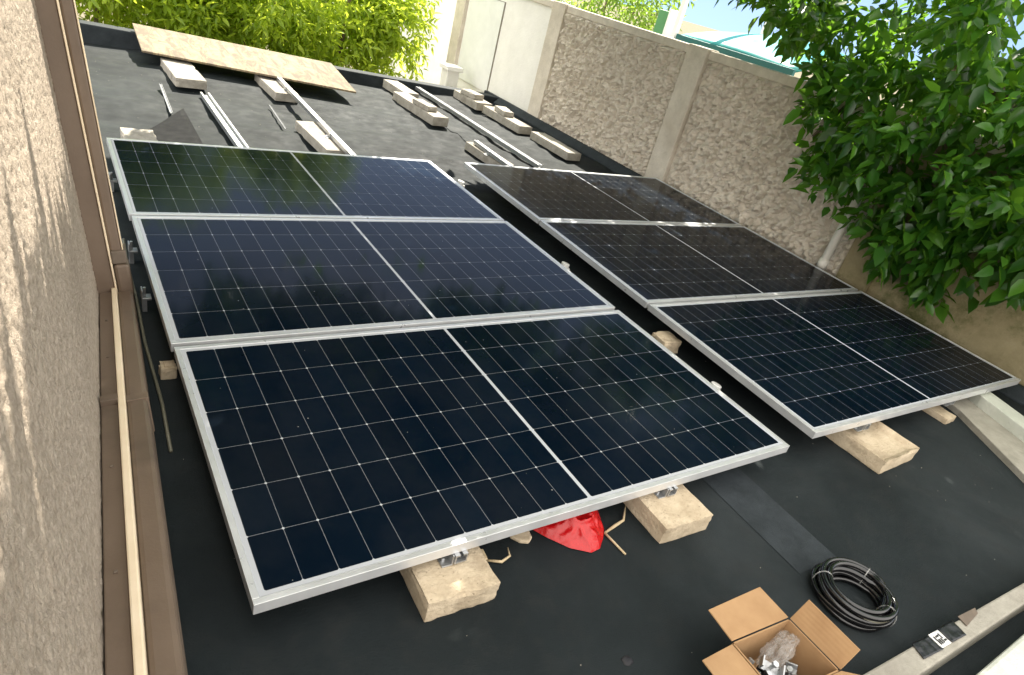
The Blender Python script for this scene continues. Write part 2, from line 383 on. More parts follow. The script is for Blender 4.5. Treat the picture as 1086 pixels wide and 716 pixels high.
for arr, (ox, oy, ang, labels) in enumerate([(0, 0, 0, left_labels), (2.3475, .0237, -.0231, right_labels)]):
    for k in range(3):
        o = make_panel(labels[k]) if proto is None else copy_thing(proto)
        proto = proto or o
        o['label'] = labels[k]
        yy = k*(PD+.020); lx = [.006, .0, -.008][k] if arr == 0 else [0, .002, .004][k]
        o.location = (ox+math.cos(ang)*lx-math.sin(ang)*yy, oy+math.sin(ang)*lx+math.cos(ang)*yy, ZP+random.uniform(-.001, .001))
        o.rotation_euler = (random.uniform(-.002, .002), random.uniform(-.001, .001), ang+random.uniform(-.001, .001))

# mounting rails with feet
def rail(label, x0, y0, x1, y1, feet):
    d = Vector((x1-x0, y1-y0, 0)); Ln = d.length; ang = math.atan2(d.y, d.x)-math.pi/2
    t = thing('mounting_rail', label, 'rail', (x0, y0, .078), ang, 'rails under the panels')
    m = MB()
    m.box(-.020, .020, 0, Ln, .004, .008); m.box(-.020, -.016, 0, Ln, .008, .036); m.box(.016, .020, 0, Ln, .008, .036)
    m.box(-.016, -.005, 0, Ln, .031, .0362); m.box(.005, .016, 0, Ln, .031, .0362)
    m.build('rail', M['steel'], t)
    for f in feet:
        m = MB(); m.box(-.055, -.0205, f-.025, f+.025, -.004, .001); m.box(-.026, -.0205, f-.025, f+.025, .001, .034)
        fo = m.build('foot', M['steel'], t, bevel=.001)
        m = MB(); m.tube([(-.042, f, .0), (-.042, f, .011)], .007, 6); m.build('bolt', M['steel'], fo)
    return t
rail('leftmost aluminium rail, its end poking out above the left front block', .57, -.012, .60, 3.50, [.03])
rail('aluminium rail running out past the left row of panels towards the board', 1.44, -.012, 1.625, 5.84, [.03, 4.1, 5.5])
rail('aluminium rail end showing above the trough shaped block', 2.80, .01, 2.99, 4.26, [.03, 3.95])
rail('rightmost aluminium rail, its end just above the small flat block', 3.68, .0, 3.72, 3.46, [.03])

# ------------------------------------------------------------------ concrete blocks
def rough_block(name, x0, x1, y0, y1, z1, mat, label, ang=0, trough=False, group='concrete blocks under the panels', seed=0, cut=.006):
    cx, cy = (x0+x1)/2, (y0+y1)/2; hx, hy = (x1-x0)/2, (y1-y0)/2
    bm = bmesh.new(); bmesh.ops.create_cube(bm, size=1)
    for v in bm.verts: v.co = Vector((v.co.x*2*hx, v.co.y*2*hy, (v.co.z+.5)*z1))
    if trough:
        top = max(bm.faces, key=lambda f: f.calc_center_median().z)
        bmesh.ops.inset_region(bm, faces=[top], thickness=.045, depth=0)
        for v in top.verts: v.co.z -= .026
    bmesh.ops.bevel(bm, geom=[e for e in bm.edges], offset=.004, segments=2, affect='EDGES', profile=.6)
    n = 4
    bmesh.ops.subdivide_edges(bm, edges=[e for e in bm.edges if e.calc_length() > .03], cuts=11, use_grid_fill=True)
    for v in bm.verts:
        p = v.co + Vector((seed*3.1, seed*1.7, 0))
        d = noise.noise(p*22)*.003 + noise.noise(p*70)*.0022
        e = (abs(v.co.x) > hx-.012)+(abs(v.co.y) > hy-.012)+(v.co.z > z1-.012)
        if e >= 2: d -= max(0, noise.noise(p*14+Vector((5, 5, 5))))*cut*3.2
        c = Vector((v.co.x, v.co.y, v.co.z-z1*.5)).normalized()
        v.co += c*d
        if v.co.z < .012: v.co.z = max(0, v.co.z)
    me = bpy.data.meshes.new(name); bm.to_mesh(me); bm.free(); me.materials.append(mat)
    me.polygons.foreach_set('use_smooth', [True]*len(me.polygons)); me.set_sharp_from_angle(angle=R(38))
    o = link(bpy.data.objects.new(name, me)); o.location = (cx, cy, 0); o.rotation_euler = (0, 0, ang)
    return tag(o, label, 'block', group)
RBk = rough_block
RBk('concrete_block', .435, .66, -.105, .34, .074, M['block'], 'beige concrete block under the front edge of the nearest panel, left of the red bag', -.03, seed=1)
RBk('concrete_block', 1.315, 1.545, -.132, .30, .076, M['block'], 'beige concrete block right of the red bag and the dry stick', -.03, seed=2)
RBk('trough_block', 2.66, 2.99, -.175, .32, .074, M['block'], 'trough shaped beige block with a hollowed top under the right front panel', .03, True, seed=3)
RBk('concrete_block', 3.585, 3.70, -.05, .34, .035, M['block'], 'small flat block under the right front panel next to the side kerb', .0, seed=4)
RBk('concrete_block', 2.285, 2.41, .885, 1.0, .075, M['block'], 'short beige block wedged in the gap between the two panel rows', -.06, seed=5)
RBk('concrete_block', .10, .29, 3.55, 3.88, .085, M['block_grey'], 'grey block just behind the left corner of the far left panel', .0, seed=6)
RBk('concrete_block', -.035, .02, 1.15, 1.21, .05, M['block'], 'tiny block end peeping out left of the nearest panel', .0, seed=16)
g2 = 'loose blocks on the far roof'
RBk('concrete_block', .65, .90, 5.46, 6.2, .075, M['block_grey'], 'leftmost pale block sticking out from under the plywood board', .03, group=g2, seed=7)
RBk('concrete_block', 1.46, 1.68, 5.36, 6.05, .075, M['block_grey'], 'pale block under the plywood board at the end of the long rail', .03, group=g2, seed=8)
RBk('concrete_block', 1.41, 1.60, 3.76, 4.50, .074, M['block_grey'], 'pale block carrying the long rail just behind the far left panel', .03, group=g2, seed=9)
RBk('concrete_block', 3.03, 3.21, 6.0, 6.58, .09, M['block_grey'], 'farthest pale block near the right end of the plywood board', .03, group=g2, seed=10)
RBk('concrete_block', 2.92, 3.10, 5.06, 6.0, .09, M['block_grey'], 'long pale block left of the seam, midway between board end and right row', .05, group=g2, seed=11)
RBk('concrete_block', 3.96, 4.18, 5.98, 6.55, .09, M['block_grey'], 'farthest of the three blocks lined up beside the fence foot', .03, group=g2, seed=12)
RBk('concrete_block', 4.02, 4.20, 5.1, 5.90, .085, M['block_grey'], 'middle one of the three blocks lined up beside the fence foot', .02, group=g2, seed=13)
RBk('concrete_block', 4.09, 4.27, 4.24, 4.95, .08, M['block_grey'], 'nearest of the three blocks lined up beside the fence foot', .0, group=g2, seed=14)
RBk('concrete_block', 2.94, 3.09, 3.72, 4.34, .074, M['block_grey'], 'pale block carrying the rail behind the far right panel', .03, group=g2, seed=15)
# second course lying on some far blocks
def chunk(x0, x1, y0, y1, z0, z1, label, ang, seed):
    o = RBk('broken_block', x0, x1, y0, y1, z1-z0, M['block_grey'], label, ang, group='broken pieces on the far blocks', seed=seed, cut=.012); o.location.z = z0; return o
chunk(3.97, 4.12, 6.12, 6.40, .093, .15, 'broken piece lying on the farthest block by the fence', .2, 21)
chunk(4.04, 4.18, 5.45, 5.72, .088, .14, 'broken piece lying on the middle block by the fence', -.15, 22)
chunk(2.94, 3.06, 5.25, 5.55, .093, .14, 'broken piece lying on the long block left of the seam', .15, 23)

# loose rails and strips on the far roof
def loose(name, x0, y0, x1, y1, wd, h, mat, label, cat, z=.0, grp=None):
    d = Vector((x1-x0, y1-y0, 0)); Ln = d.length
    t = thing(name, label, cat, (x0, y0, z), math.atan2(d.y, d.x)-math.pi/2, grp)
    m = MB(); m.box(-wd/2, wd/2, 0, Ln, 0, h*.35); m.box(-wd/2, -wd/2+wd*.22, 0, Ln, h*.35, h); m.box(wd/2-wd*.22, wd/2, 0, Ln, h*.35, h)
    m.build('channel', mat, t, bevel=.001); return t
loose('loose_rail', .84, 3.72, .845, 5.2, .075, .035, M['steel'], 'bright loose rail lying flat behind the far left panel', 'rail', .008)
loose('metal_strip', .50, 4.58, .54, 5.42, .022, .010, M['dullsteel'], 'thin metal strip lying left of the loose rail', 'strip', .01)
loose('metal_strip', 1.31, 4.44, 1.36, 5.13, .013, .007, M['dullsteel'], 'very thin strip lying between loose rail and long rail', 'strip', .01)
loose('loose_rail', 3.48, 3.85, 3.485, 6.75, .045, .04, M['steel'], 'long loose rail lying on the seam between far blocks and fence blocks', 'rail', .012)

# plywood board on the blocks and the rear upstand
bd = [(.49, 6.16, .103), (2.335, 5.62, .095), (2.36, 6.50, .175), (.505, 6.98, .185)]
m = MB()
bv = [Vector(p) for p in bd]
m.v = [tuple(p) for p in bv]+[tuple(p+Vector((0, 0, .018))) for p in bv]
m.f = [(3, 2, 1, 0), (4, 5, 6, 7), (0, 1, 5, 4), (1, 2, 6, 5), (2, 3, 7, 6), (3, 0, 4, 7)]
o = m.build('plywood_board', M['ply'], None, bevel=.002); tag(o, 'long stained plywood board lying on two pale blocks along the rear edge of the roof', 'board')

# ------------------------------------------------------------------ front and side kerbs, ledge
m = MB(); m.prism([(-.95, -.745), (-.95, -.715), (1.45, -.765), (2.52, -.818), (4.3, -.90), (4.3, -.955), (2.4, -.868), (1.67, -.846), (-.95, -.80)][::-1][:0] or
                  [(-.95, -.80), (1.67, -.846), (2.4, -.868), (4.3, -.955), (4.3, -.90), (2.52, -.818), (1.45, -.765), (-.95, -.715)], -.05, .08)
ke = m.build('roof_kerb', M['kerb'], None, bevel=.006); tag(ke, 'grey concrete kerb along the front edge of the roof, with black tape stuck on it', 'kerb')
m = MB(); m.box(-.95, 4.6, -1.9, -.93, -2.6, .115); o = m.build('ledge', M['ledge'], None, bevel=.012); tag(o, 'pale greenish concrete ledge across the dark slot in front of the roof', 'ledge')
sk = thing('side_kerb', 'pale stone kerb at the right edge of the roof, beside the right front panel', 'kerb', (3.8, -.2, 0))
m = MB(); m.prism([(3.86, .16), (3.80, -.02), (3.50, -.49), (3.28, -.84), (3.62, -.88), (3.90, -.33), (4.02, .0), (4.04, .16)], -.02, .035); P(m.build('lower_stone', M['kerb'], sk, bevel=.004))
m = MB(); m.prism([(4.06, .10), (4.00, -.02), (3.885, -.33), (3.64, -.86), (3.78, -.88), (4.02, -.36), (4.14, -.02), (4.17, .10)], -.02, .10); P(m.build('upper_stone', M['ledge'], sk, bevel=.006))

# ------------------------------------------------------------------ the house wall on the left with gutter and downpipe
K = Vector((-.181, 1.779, .04)); d1 = Vector((.061, .986, -.158)).normalized(); d2 = Vector((-.111, .091, .99)).normalized()
nW = d1.cross(d2).normalized(); d2 = nW.cross(d1).normalized()
WM = Matrix(((d1.x, nW.x, d2.x, K.x), (d1.y, nW.y, d2.y, K.y), (d1.z, nW.z, d2.z, K.z), (0, 0, 0, 1)))   # local x along wall, y out of it, z up
if WM.to_3x3().determinant() < 0: pass
def wall_pt(a, b, c): return K + d1*a + nW*c + d2*b
def stucco(a, b):
    q = Vector((a, b, 0)); 
    n1 = noise.noise(Vector((a*88+b*30, b*88-a*25, .3))); f = min(1, max(0, (n1+.20)/.26)); f = f*f*(3-2*f)
    return .0030*f + .0014*noise.noise(q*55) + .0016*noise.noise(q*190)
m = MB(); NA, NB = 560, 300
def wf(u, v):
    a = -3.0+3.0*u**.8 if False else -2.6+2.6*u; b = -.12+v*1.62
    return wall_pt(a, b, stucco(a, b))
m.grid(NA, NB, wf)
b0 = len(m.v)
def wbox(a0, a1, b0_, b1_, c0, c1):
    b = len(m.v)
    for (a, bb, c) in ((a0,b0_,c0),(a1,b0_,c0),(a1,b1_,c0),(a0,b1_,c0),(a0,b0_,c1),(a1,b0_,c1),(a1,b1_,c1),(a0,b1_,c1)): m.v.append(tuple(wall_pt(a, bb, c)))
    for q in ((0,3,2,1),(4,5,6,7),(0,1,5,4),(1,2,6,5),(2,3,7,6),(3,0,4,7)): m.f.append(tuple(b+i for i in q))
wbox(-2.6, 0, -2.6, 3.2, -.25, -.008); wbox(-2.6, 0, 1.50, 3.2, -.0079, .0)
hw = m.build('house_wall', M['stucco'], None, smooth=True); hw.data.set_sharp_from_angle(angle=R(60))
tag(hw, 'beige rough stucco house wall along the left, above the brown gutter', 'wall')

def wpart(name, boxes, mat, parent, bevel=.003):
    m = MB()
    for (a0, a1, b0_, b1_, c0, c1) in boxes:
        b = len(m.v)
        for (a, bb, c) in ((a0,b0_,c0),(a1,b0_,c0),(a1,b1_,c0),(a0,b1_,c0),(a0,b0_,c1),(a1,b0_,c1),(a1,b1_,c1),(a0,b1_,c1)): m.v.append(tuple(wall_pt(a, bb, c)))
        for q in ((0,1,2,3),(7,6,5,4),(4,5,1,0),(5,6,2,1),(6,7,3,2),(7,4,0,3)): m.f.append(tuple(b+i for i in q))
    o = m.build(name, mat, parent, bevel=bevel); P(o)
    bm = bmesh.new(); bm.from_mesh(o.data); bmesh.ops.recalc_face_normals(bm, faces=bm.faces); bm.to_mesh(o.data); bm.free()
    return o
gt = thing('gutter', 'brown box gutter with a lip tinted cream like a lit edge, running along the foot of the stucco wall', 'gutter', tuple(K))
wpart('inner_channel', [(-2.6, -.035, -.10, -.004, .006, .050)], M['brown'], gt)
wpart('lip', [(-2.6, -.020, -.10, .010, .0505, .070)], M['cream'], gt, .004)
wpart('outer_channel', [(-2.6, -.035, -.12, -.002, .0705, .126)], M['brown'], gt, .012)
wpart('joint_cover', [(-1.02, -.985, -.1, .0135, .0062, .0500), (-1.02, -.985, -.12, .0015, .0708, .1285)], M['brown'], gt, .001)
for aa in (-.35, -.68, -1.35, -1.75):
    wpart('screw', [(aa-.004, aa+.004, -.005, .0, .024, .032)], M['darkmetal'], gt, .0015)
dp = thing('downpipe', 'brown double downpipe with edges tinted cream as if lit, rising at the end of the stucco wall', 'downpipe', tuple(K))
wpart('pipe', [(-.030, .06, -.10, 2.6, .0, .064)], M['brown'], dp, .004)
wpart('lit_edge_strip', [(-.040, .05, -.02, 2.6, .0645, .072)], M['cream'], dp, .003)
wpart('pipe', [(-.024, .06, .02, 2.6, .0725, .114)], M['brown'], dp, .008)
wpart('lit_edge_strip', [(-.026, .05, .16, 2.6, .1145, .119)], M['cream'], dp, .002)
wpart('elbow', [(-.050, .06, -.03, .11, .075, .130)], M['brown'], dp, .012)
wpart('bracket', [(-.044, .07, .112, .165, .0728, .126)], M['darkmetal'], dp, .004)

# ------------------------------------------------------------------ concrete panel fence on the right
fence = thing('concrete_fence', 'tall grey concrete panel fence with rough bark-like relief and plain posts', 'fence', (4.72, 3.2, 0))
FX = 4.70; ZT = 1.335
posts = [8.05, 5.77, 3.54, 1.28, -1.0]
def relief(y, z):
    q = Vector((y*20+z*10, z*15-y*8, 2.2))
    wq = noise.noise(q*.5)*.6
    n1 = noise.noise(q+Vector((wq, -wq, 0))); n2 = noise.noise(q*2.1+Vector((3, 1, 0))); n3 = noise.noise(Vector((y*95, z*95, 1)))
    f = min(1, max(0, (n1+.12)/.22)); f = f*f*(3-2*f)
    g = min(1, max(0, (n2+.05)/.25)); g = g*g*(3-2*g)
    return .034*f + .024*g + .005*n3
for i in range(4):
    y1, y0 = posts[i]-.125, posts[i+1]+.125
    m = MB()
    if i in (1, 2):
        zt = ZT-.075
        ny, nz = 260, 170
        def pf(u, v):
            y = y1+(y0-y1)*u; z = -.05+v*(zt+.05)
            e = min(1, (y1-y)/(.035 + .10*(1-z/zt)) if i == 2 else (y1-y)/.03, (y-y0)/.03, (zt-z)/.02)
            e = max(0, e)**.7 if e < 1 else 1
            return (FX-.004-relief(y, z)*e, y, z)
        m.grid(ny, nz, pf); b = len(m.v)
        m.box(FX, FX+.06, y0, y1, -2.6, ZT-.0755)
        o = m.build('relief_panel', M['fence'], fence, smooth=True)
        o.data.set_sharp_from_angle(angle=R(70))
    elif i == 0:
        m.box(FX, FX+.06, y0, y1, -2.6, ZT-.0755); o = m.build('glare_white_panel', M['pale_glare'], fence, bevel=.003); P(o)  # bay and door coloured white to imitate glare and overexposure
        m = MB(); m.box(FX-.018, FX-.001, 6.98, y1-.05, .02, 1.14); d = m.build('glare_white_door', M['white'], o, bevel=.003)
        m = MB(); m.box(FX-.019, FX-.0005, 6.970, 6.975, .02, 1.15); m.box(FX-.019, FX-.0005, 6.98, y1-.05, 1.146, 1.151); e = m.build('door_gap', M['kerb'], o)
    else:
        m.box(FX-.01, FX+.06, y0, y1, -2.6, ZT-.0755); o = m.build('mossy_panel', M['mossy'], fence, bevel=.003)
    if i: P(o)
    m = MB(); m.box(FX-.026, FX+.09, y0, y1, ZT-.075, ZT-.002); P(m.build('coping', M['fence'], fence, bevel=.006))
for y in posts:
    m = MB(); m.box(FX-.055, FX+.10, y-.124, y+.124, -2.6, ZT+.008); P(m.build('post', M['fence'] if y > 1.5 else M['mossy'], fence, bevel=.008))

# leaning plastic pipe against the fence
pp = thing('plastic_pipe', 'pale plastic pipe with a joint sleeve standing against the fence under the leaves', 'pipe', (4.58, 1.52, 0))
m = MB(); m.tube([(4.585, 1.515, .0), (4.555, 1.475, .80)], .032, 16); P(m.build('pipe', M['pvc'], pp, smooth=True))
m = MB(); m.tube([(4.579, 1.507, .14), (4.576, 1.503, .21)], .039, 16); P(m.build('sleeve', M['pvc'], pp, smooth=True))

# ------------------------------------------------------------------ cardboard box with fittings
bx = thing('cardboard_box', 'open brown cardboard box holding fittings in clear bags, flaps spread', 'box', (1.21, -.65, 0))
c1, c2, c3, c4 = Vector((1.10, -.560, 0)), Vector((1.335, -.575, 0)), Vector((1.335, -.745, 0)), Vector((1.095, -.725, 0)); H = .16
def wallq(a, b, name):
    m = MB(); n = (b-a).normalized().cross(Vector((0, 0, 1)))*.004
    m.prism([(a.x, a.y), (b.x, b.y), (b.x-n.x, b.y-n.y), (a.x-n.x, a.y-n.y)], .001, H); P(m.build(name, M['card'], bx))
for a, b in ((c1, c4), (c4, c3), (c3, c2), (c2, c1)): wallq(a, b, 'side')
m = MB(); m.prism([(c4.x, c4.y), (c3.x, c3.y), (c2.x, c2.y), (c1.x, c1.y)], .0, .004); P(m.build('bottom', M['card'], bx))
def flap(q):
    m = MB(); q = [Vector(p) for p in q]; n = (q[1]-q[0]).cross(q[2]-q[0]).normalized()*.004
    N_ = 4
    m.v = [tuple(p) for p in q]+[tuple(p+n) for p in q]
    m.f = [(3, 2, 1, 0), (4, 5, 6, 7), (0, 1, 5, 4), (1, 2, 6, 5), (2, 3, 7, 6), (3, 0, 4, 7)]
    P(m.build('flap', M['card'], bx, bevel=.001))
flap([(1.10, -.556, H), (1.335, -.571, H), (1.325, -.466, .172), (1.10, -.462, .172)])
flap([(1.096, -.562, H), (1.091, -.725, H), (.955, -.722, .175), (.966, -.566, .172)])
flap([(1.339, -.745, H), (1.339, -.575, H), (1.368, -.580, .235), (1.366, -.748, .235)])
flap([(1.335, -.749, H), (1.095, -.729, H), (1.10, -.84, .19), (1.42, -.815, .165)])
# contents
def crumple(name, c, r, mat, label, cat, seed, k=.35, fq=2.2, sub=4):
    bm = bmesh.new(); bmesh.ops.create_icosphere(bm, subdivisions=sub, radius=1)
    for v in bm.verts:
        q = v.co*fq+Vector((seed, seed*2, 0)); d = 1+k*noise.noise(q)+k*.6*(1-2*abs(noise.noise(q*2.1)))-k*.3
        v.co = Vector((v.co.x*d*r[0], v.co.y*d*r[1], v.co.z*d*r[2]))
    me = bpy.data.meshes.new(name); bm.to_mesh(me); bm.free(); me.materials.append(mat)
    me.polygons.foreach_set('use_smooth', [True]*len(me.polygons))
    o = link(bpy.data.objects.new(name, me)); o.location = c; return tag(o, label, cat)
o = crumple('plastic_bag', (1.265, -.617, .105), (.075, .030, .045), M['film'], 'clear plastic bag of fittings leaning in the far corner of the cardboard box', 'bag', 3); o.rotation_euler = (.35, -.25, .2)
o = crumple('plastic_bag', (1.20, -.69, .045), (.07, .045, .036), M['film'], 'clear bag lying flat at the bottom of the cardboard box', 'bag', 8)
for i, (x, y, z, a, b_) in enumerate([(1.13, -.61, .095, 1.1, .4), (1.20, -.64, .10, 2.2, -.2), (1.13, -.68, .10, .5, .3), (1.23, -.70, .085, 1.6, .3), (1.28, -.67, .06, .5, -.3), (1.15, -.62, .05, .4, .2), (1.19, -.65, .075, 1.2, -.3), (1.16, -.68, .06, 2.1, .2), (1.22, -.655, .06, .8, .5), (1.14, -.65, .085, 2.6, .3), (1.25, -.69, .06, .1, -.2)]):
    t = thing('metal_clamp', 'loose grey metal panel clamp in the cardboard box', 'clamp', (x, y, z), a, 'loose metal clamps in the box'); t.rotation_euler = (b_, b_*.7, a)
    m = MB(); m.box(-.03, .03, -.016, .016, 0, .005); m.box(-.03, -.025, -.016, .016, .005, .03); m.box(.025, .03, -.016, .016, .005, .022); m.build('bracket', M['steel'] if i % 3 == 1 else M['tape'], t, bevel=.001)
    m = MB(); m.tube([(0, 0, .005), (0, 0, .028)], .005, 8); m.tube([(0, 0, .028), (0, 0, .036)], .009, 6); m.build('bolt', M['steel'], t)
m = MB(); m.tube([(1.135, -.70, .09), (1.16, -.68, .105), (1.19, -.685, .10), (1.205, -.71, .095)], .010, 10)
o = m.build('metal_tube', M['white'], None, smooth=True); tag(o, 'short bright bent piece on top of the clamps in the box', 'fitting')

# ------------------------------------------------------------------ coil of black cable
cc = thing('cable_coil', 'coil of thick glossy black cable lying on the felt beside the cardboard box', 'cable', (1.815, -.56, 0))
m = MB(); pts = []
turns = 11; n = 48
lay = [(.122, .012), (.104, .012), (.088, .013), (.128, .030), (.110, .030), (.093, .032), (.124, .048), (.107, .049), (.090, .049), (.119, .066), (.102, .067)]
for k in range(turns):
    for i in range(n):
        f = i/n; r0, z0 = lay[k]; r1, z1 = lay[min(k+1, turns-1)]
        s_ = max(0, (f-.8)/.2); s_ = s_*s_*(3-2*s_)
        r = r0+(r1-r0)*s_ + .004*math.sin(2*math.pi*f*2+k*1.3); z = z0+(z1-z0)*s_ + .004*math.sin(2*math.pi*f+k)
        a = 2*math.pi*f
        pts.append((1.815+r*math.cos(a)*1.02+.004*math.sin(k*2.1), -.56+r*math.sin(a)*.98+.004*math.cos(k*1.7), max(z, .0095)))
m.tube(pts, .0092, 10); P(m.build('cable', M['black'], cc, smooth=True))
m = MB(); m.tube([(1.815+.125*math.cos(a), -.56+.121*math.sin(a), .052+.004*math.sin(a*3)) for a in [R(215)+R(110)*i/24 for i in range(25)]], .0075, 8); P(m.build('cable_end', M['olive'], cc, smooth=True))
for ang in (2.3, .25, 4.9):
    m = MB(); ca, sa = math.cos(ang), math.sin(ang); loop = []
    for i in range(17):
        q = 2*math.pi*i/16; rr = .108+.030*math.cos(q); loop.append((1.815+rr*ca, -.56+rr*sa, max(.004, .038+.043*math.sin(q))))
    m.tube(loop, .0022, 6, caps=False); P(m.build('tie', M['film'], cc, smooth=True))

# ------------------------------------------------------------------ tape, label and scrap on the kerb
tp = thing('tape_strip', 'left strip of crinkled black tape stuck over the front kerb', 'tape', (1.80, -.81, .08), 0, 'black tape on the kerb')
def tape(t, q, mat=M['tape'], z=.0825, amp=.003, name='film'):
    q = [Vector((p[0], p[1], z)) for p in q]; m = MB()
    def f(u, v):
        p = (q[0]*(1-u)+q[1]*u)*(1-v)+(q[3]*(1-u)+q[2]*u)*v
        return p+Vector((0, 0, amp*(noise.noise(p*70)+.6)))
    m.grid(14, 8, f); o = m.build(name, mat, t, smooth=True); o.modifiers.new('s', 'SOLIDIFY').thickness = .0012; P(o); return o
tape(tp, [(1.739, -.824), (1.848, -.833), (1.846, -.783), (1.757, -.774)], z=.0835)
tp2 = thing('tape_strip', 'right strip of crinkled black tape on the front kerb, past the white label', 'tape', (1.96, -.81, .08), 0, 'black tape on the kerb')
tape(tp2, [(1.908, -.833), (1.995, -.839), (2.008, -.785), (1.912, -.782)])
lb = thing('paper_label', 'small white label with black marks between the two black tape strips', 'label', (1.88, -.81, .08))
tape(lb, [(1.850, -.829), (1.905, -.832), (1.909, -.784), (1.853, -.781)], M['label'], .0825, .0006, 'paper')
m = MB()
for (x0, x1, y0, y1) in ((1.858, 1.864, -.822, -.792), (1.868, 1.874, -.822, -.805), (1.868, 1.884, -.800, -.794), (1.878, 1.884, -.822, -.806), (1.888, 1.900, -.820, -.814), (1.888, 1.893, -.810, -.792)):
    m.box(x0, x1, y0, y1, .0845, .0850)
P(m.build('print', M['ink'], lb))
m = MB(); m.prism([(2.035, -.822), (2.14, -.812), (2.155, -.795), (2.045, -.787)], .083, .0855); o = m.build('cardboard_scrap', M['darkmetal'], None); tag(o, 'brown scrap lying on the front kerb right of the tape', 'scrap')

# ------------------------------------------------------------------ red bag, sticks, chips
m = MB()
outline = [(.905, .085), (.935, .035), (.985, -.030), (1.045, -.072), (1.085, -.068), (1.125, -.036), (1.155, -.005), (1.185, .06), (1.22, .16), (1.12, .22), (.98, .22), (.90, .16)]
cx0, cy0 = 1.06, .075
nR, nA = 44, 200
def oc(f):
    f = f*len(outline); i = int(f) % len(outline); j = (i+1) % len(outline); s_ = f-int(f)
    return (outline[i][0]*(1-s_)+outline[j][0]*s_, outline[i][1]*(1-s_)+outline[j][1]*s_)
def bag(u, v):
    ox_, oy_ = oc(u % 1.0 if u < 1 else 0.0)
    r = v; x = cx0+(ox_-cx0)*r; y = cy0+(oy_-cy0)*r
    h = .070*(1-r**2.6)+.004
    q = Vector((x*9+y*14, y*9-x*6, .5)); rg = 1-abs(noise.noise(q))*2; rg2 = 1-abs(noise.noise(Vector((x*26-y*10, y*24+x*12, 3))))*2; h += (1-r**4)*(.022*(rg**3-.4)+.010*(max(0, rg2)**2-.3)+.004*noise.noise(q*4))
    return (x, y, max(.003, h))
m.grid(nA, nR, bag); o = m.build('red_bag', M['red'], None, smooth=True); tag(o, 'crumpled shiny red plastic bag under the front edge of the nearest panel', 'bag')
m = MB(); m.tube([(1.145, -.02, .006), (1.155, -.12, .005)], [.0045, .0035], 6); m.tube([(1.145, -.02, .006), (1.20, -.008, .009), (1.245, .0, .012), (1.295, .05, .02)], [.004, .006, .005, .002], 6)
o = m.build('dry_stick', M['drywood'], None, smooth=True); tag(o, 'forked dry stick on the felt beside the red bag', 'stick')
m = MB(); m.prism([(.815, .075), (.835, .045), (.862, .032), (.882, .045), (.895, .11), (.84, .12)], .001, .016); o = m.build('wood_chip', M['block'], None, bevel=.004); tag(o, 'flat stone chip lying between left front block and red bag', 'chip')
m = MB(); m.tube([(.70, .02, .004), (.735, -.005, .012), (.765, .0, .02), (.775, .03, .022)], [.004, .005, .004, .002], 6); o = m.build('wood_shaving', M['drywood'], None, smooth=True); tag(o, 'curled pale shaving right of the left front block', 'shaving')
m = MB(); m.prism([(.66, .03), (.70, .02), (.705, .06), (.665, .07)], .001, .012); o = m.build('wood_chip', M['drywood'], None, bevel=.002); tag(o, 'small square wood chip touching the left front block', 'chip')
o = crumple('pebble', (1.467, -.101, .004), (.005, .008, .005), M['label'], 'tiny white pebble on the felt right of the dry stick', 'pebble', 5, .3, 2, 2)
o = crumple('pebble', (1.71, -.62, .003), (.005, .004, .004), M['label'], 'tiny pale pebble beside the cable coil', 'pebble', 9, .3, 2, 2)
o = crumple('tar_spot', (.905, -.42, .001), (.016, .014, .0025), M['ink'], 'round dark tar spot on the bare felt left of the cardboard box', 'spot', 2, .3, 2, 3)
# dead leaf at the right edge, plastic bits in the row gap
m = MB(); m.grid(6, 4, lambda u, v: (3.50+.09*u, -.50+.035*(v-.5)*4*u*(1-u)+.01*u, .006+.012*abs(v-.5)+.01*math.sin(u*3))); o = m.build('dead_leaf', M['brownleaf'], None, smooth=True); tag(o, 'orange brown dead leaf on the felt near the side kerb', 'leaf')
for (x, y, z, lab) in ((2.33, 1.87, .0, 'white plastic spacer in the row gap beside the middle panels'), (2.31, .54, .0, 'white plastic spacer in the row gap near the front'), (2.33, 3.30, .0, 'white plastic spacer in the row gap near its far end')):
    m = MB(); m.tube([(x, y, z+.004), (x+.01, y+.0, z+.05)], .028, 10); m.box(x-.03, x+.04, y-.02, y+.02, z, z+.02); o = m.build('plastic_spacer', M['label'], None, smooth=False, bevel=.003); tag(o, lab, 'spacer')
m = MB()
for i in range(420):
    x, y = rng.uniform(-.1, 4.3), rng.uniform(-.7, 6.4); r = rng.uniform(.0009, .0024)*(1.6 if y > 3 else 1)
    a = rng.uniform(0, 6.28); z = wrinkle(x, y)
    m.prism([(x+r*1.4*math.cos(a), y+r*1.4*math.sin(a)), (x+r*math.cos(a+2), y+r*math.sin(a+2)), (x+r*1.1*math.cos(a+4.1), y+r*1.1*math.sin(a+4.1))], z-.001, z+r*.9)
o = m.build('grit', M['kerb'], None); o['kind'] = 'stuff'; tag(o, 'scattered pale grit and crumbs on the black felt', 'grit')
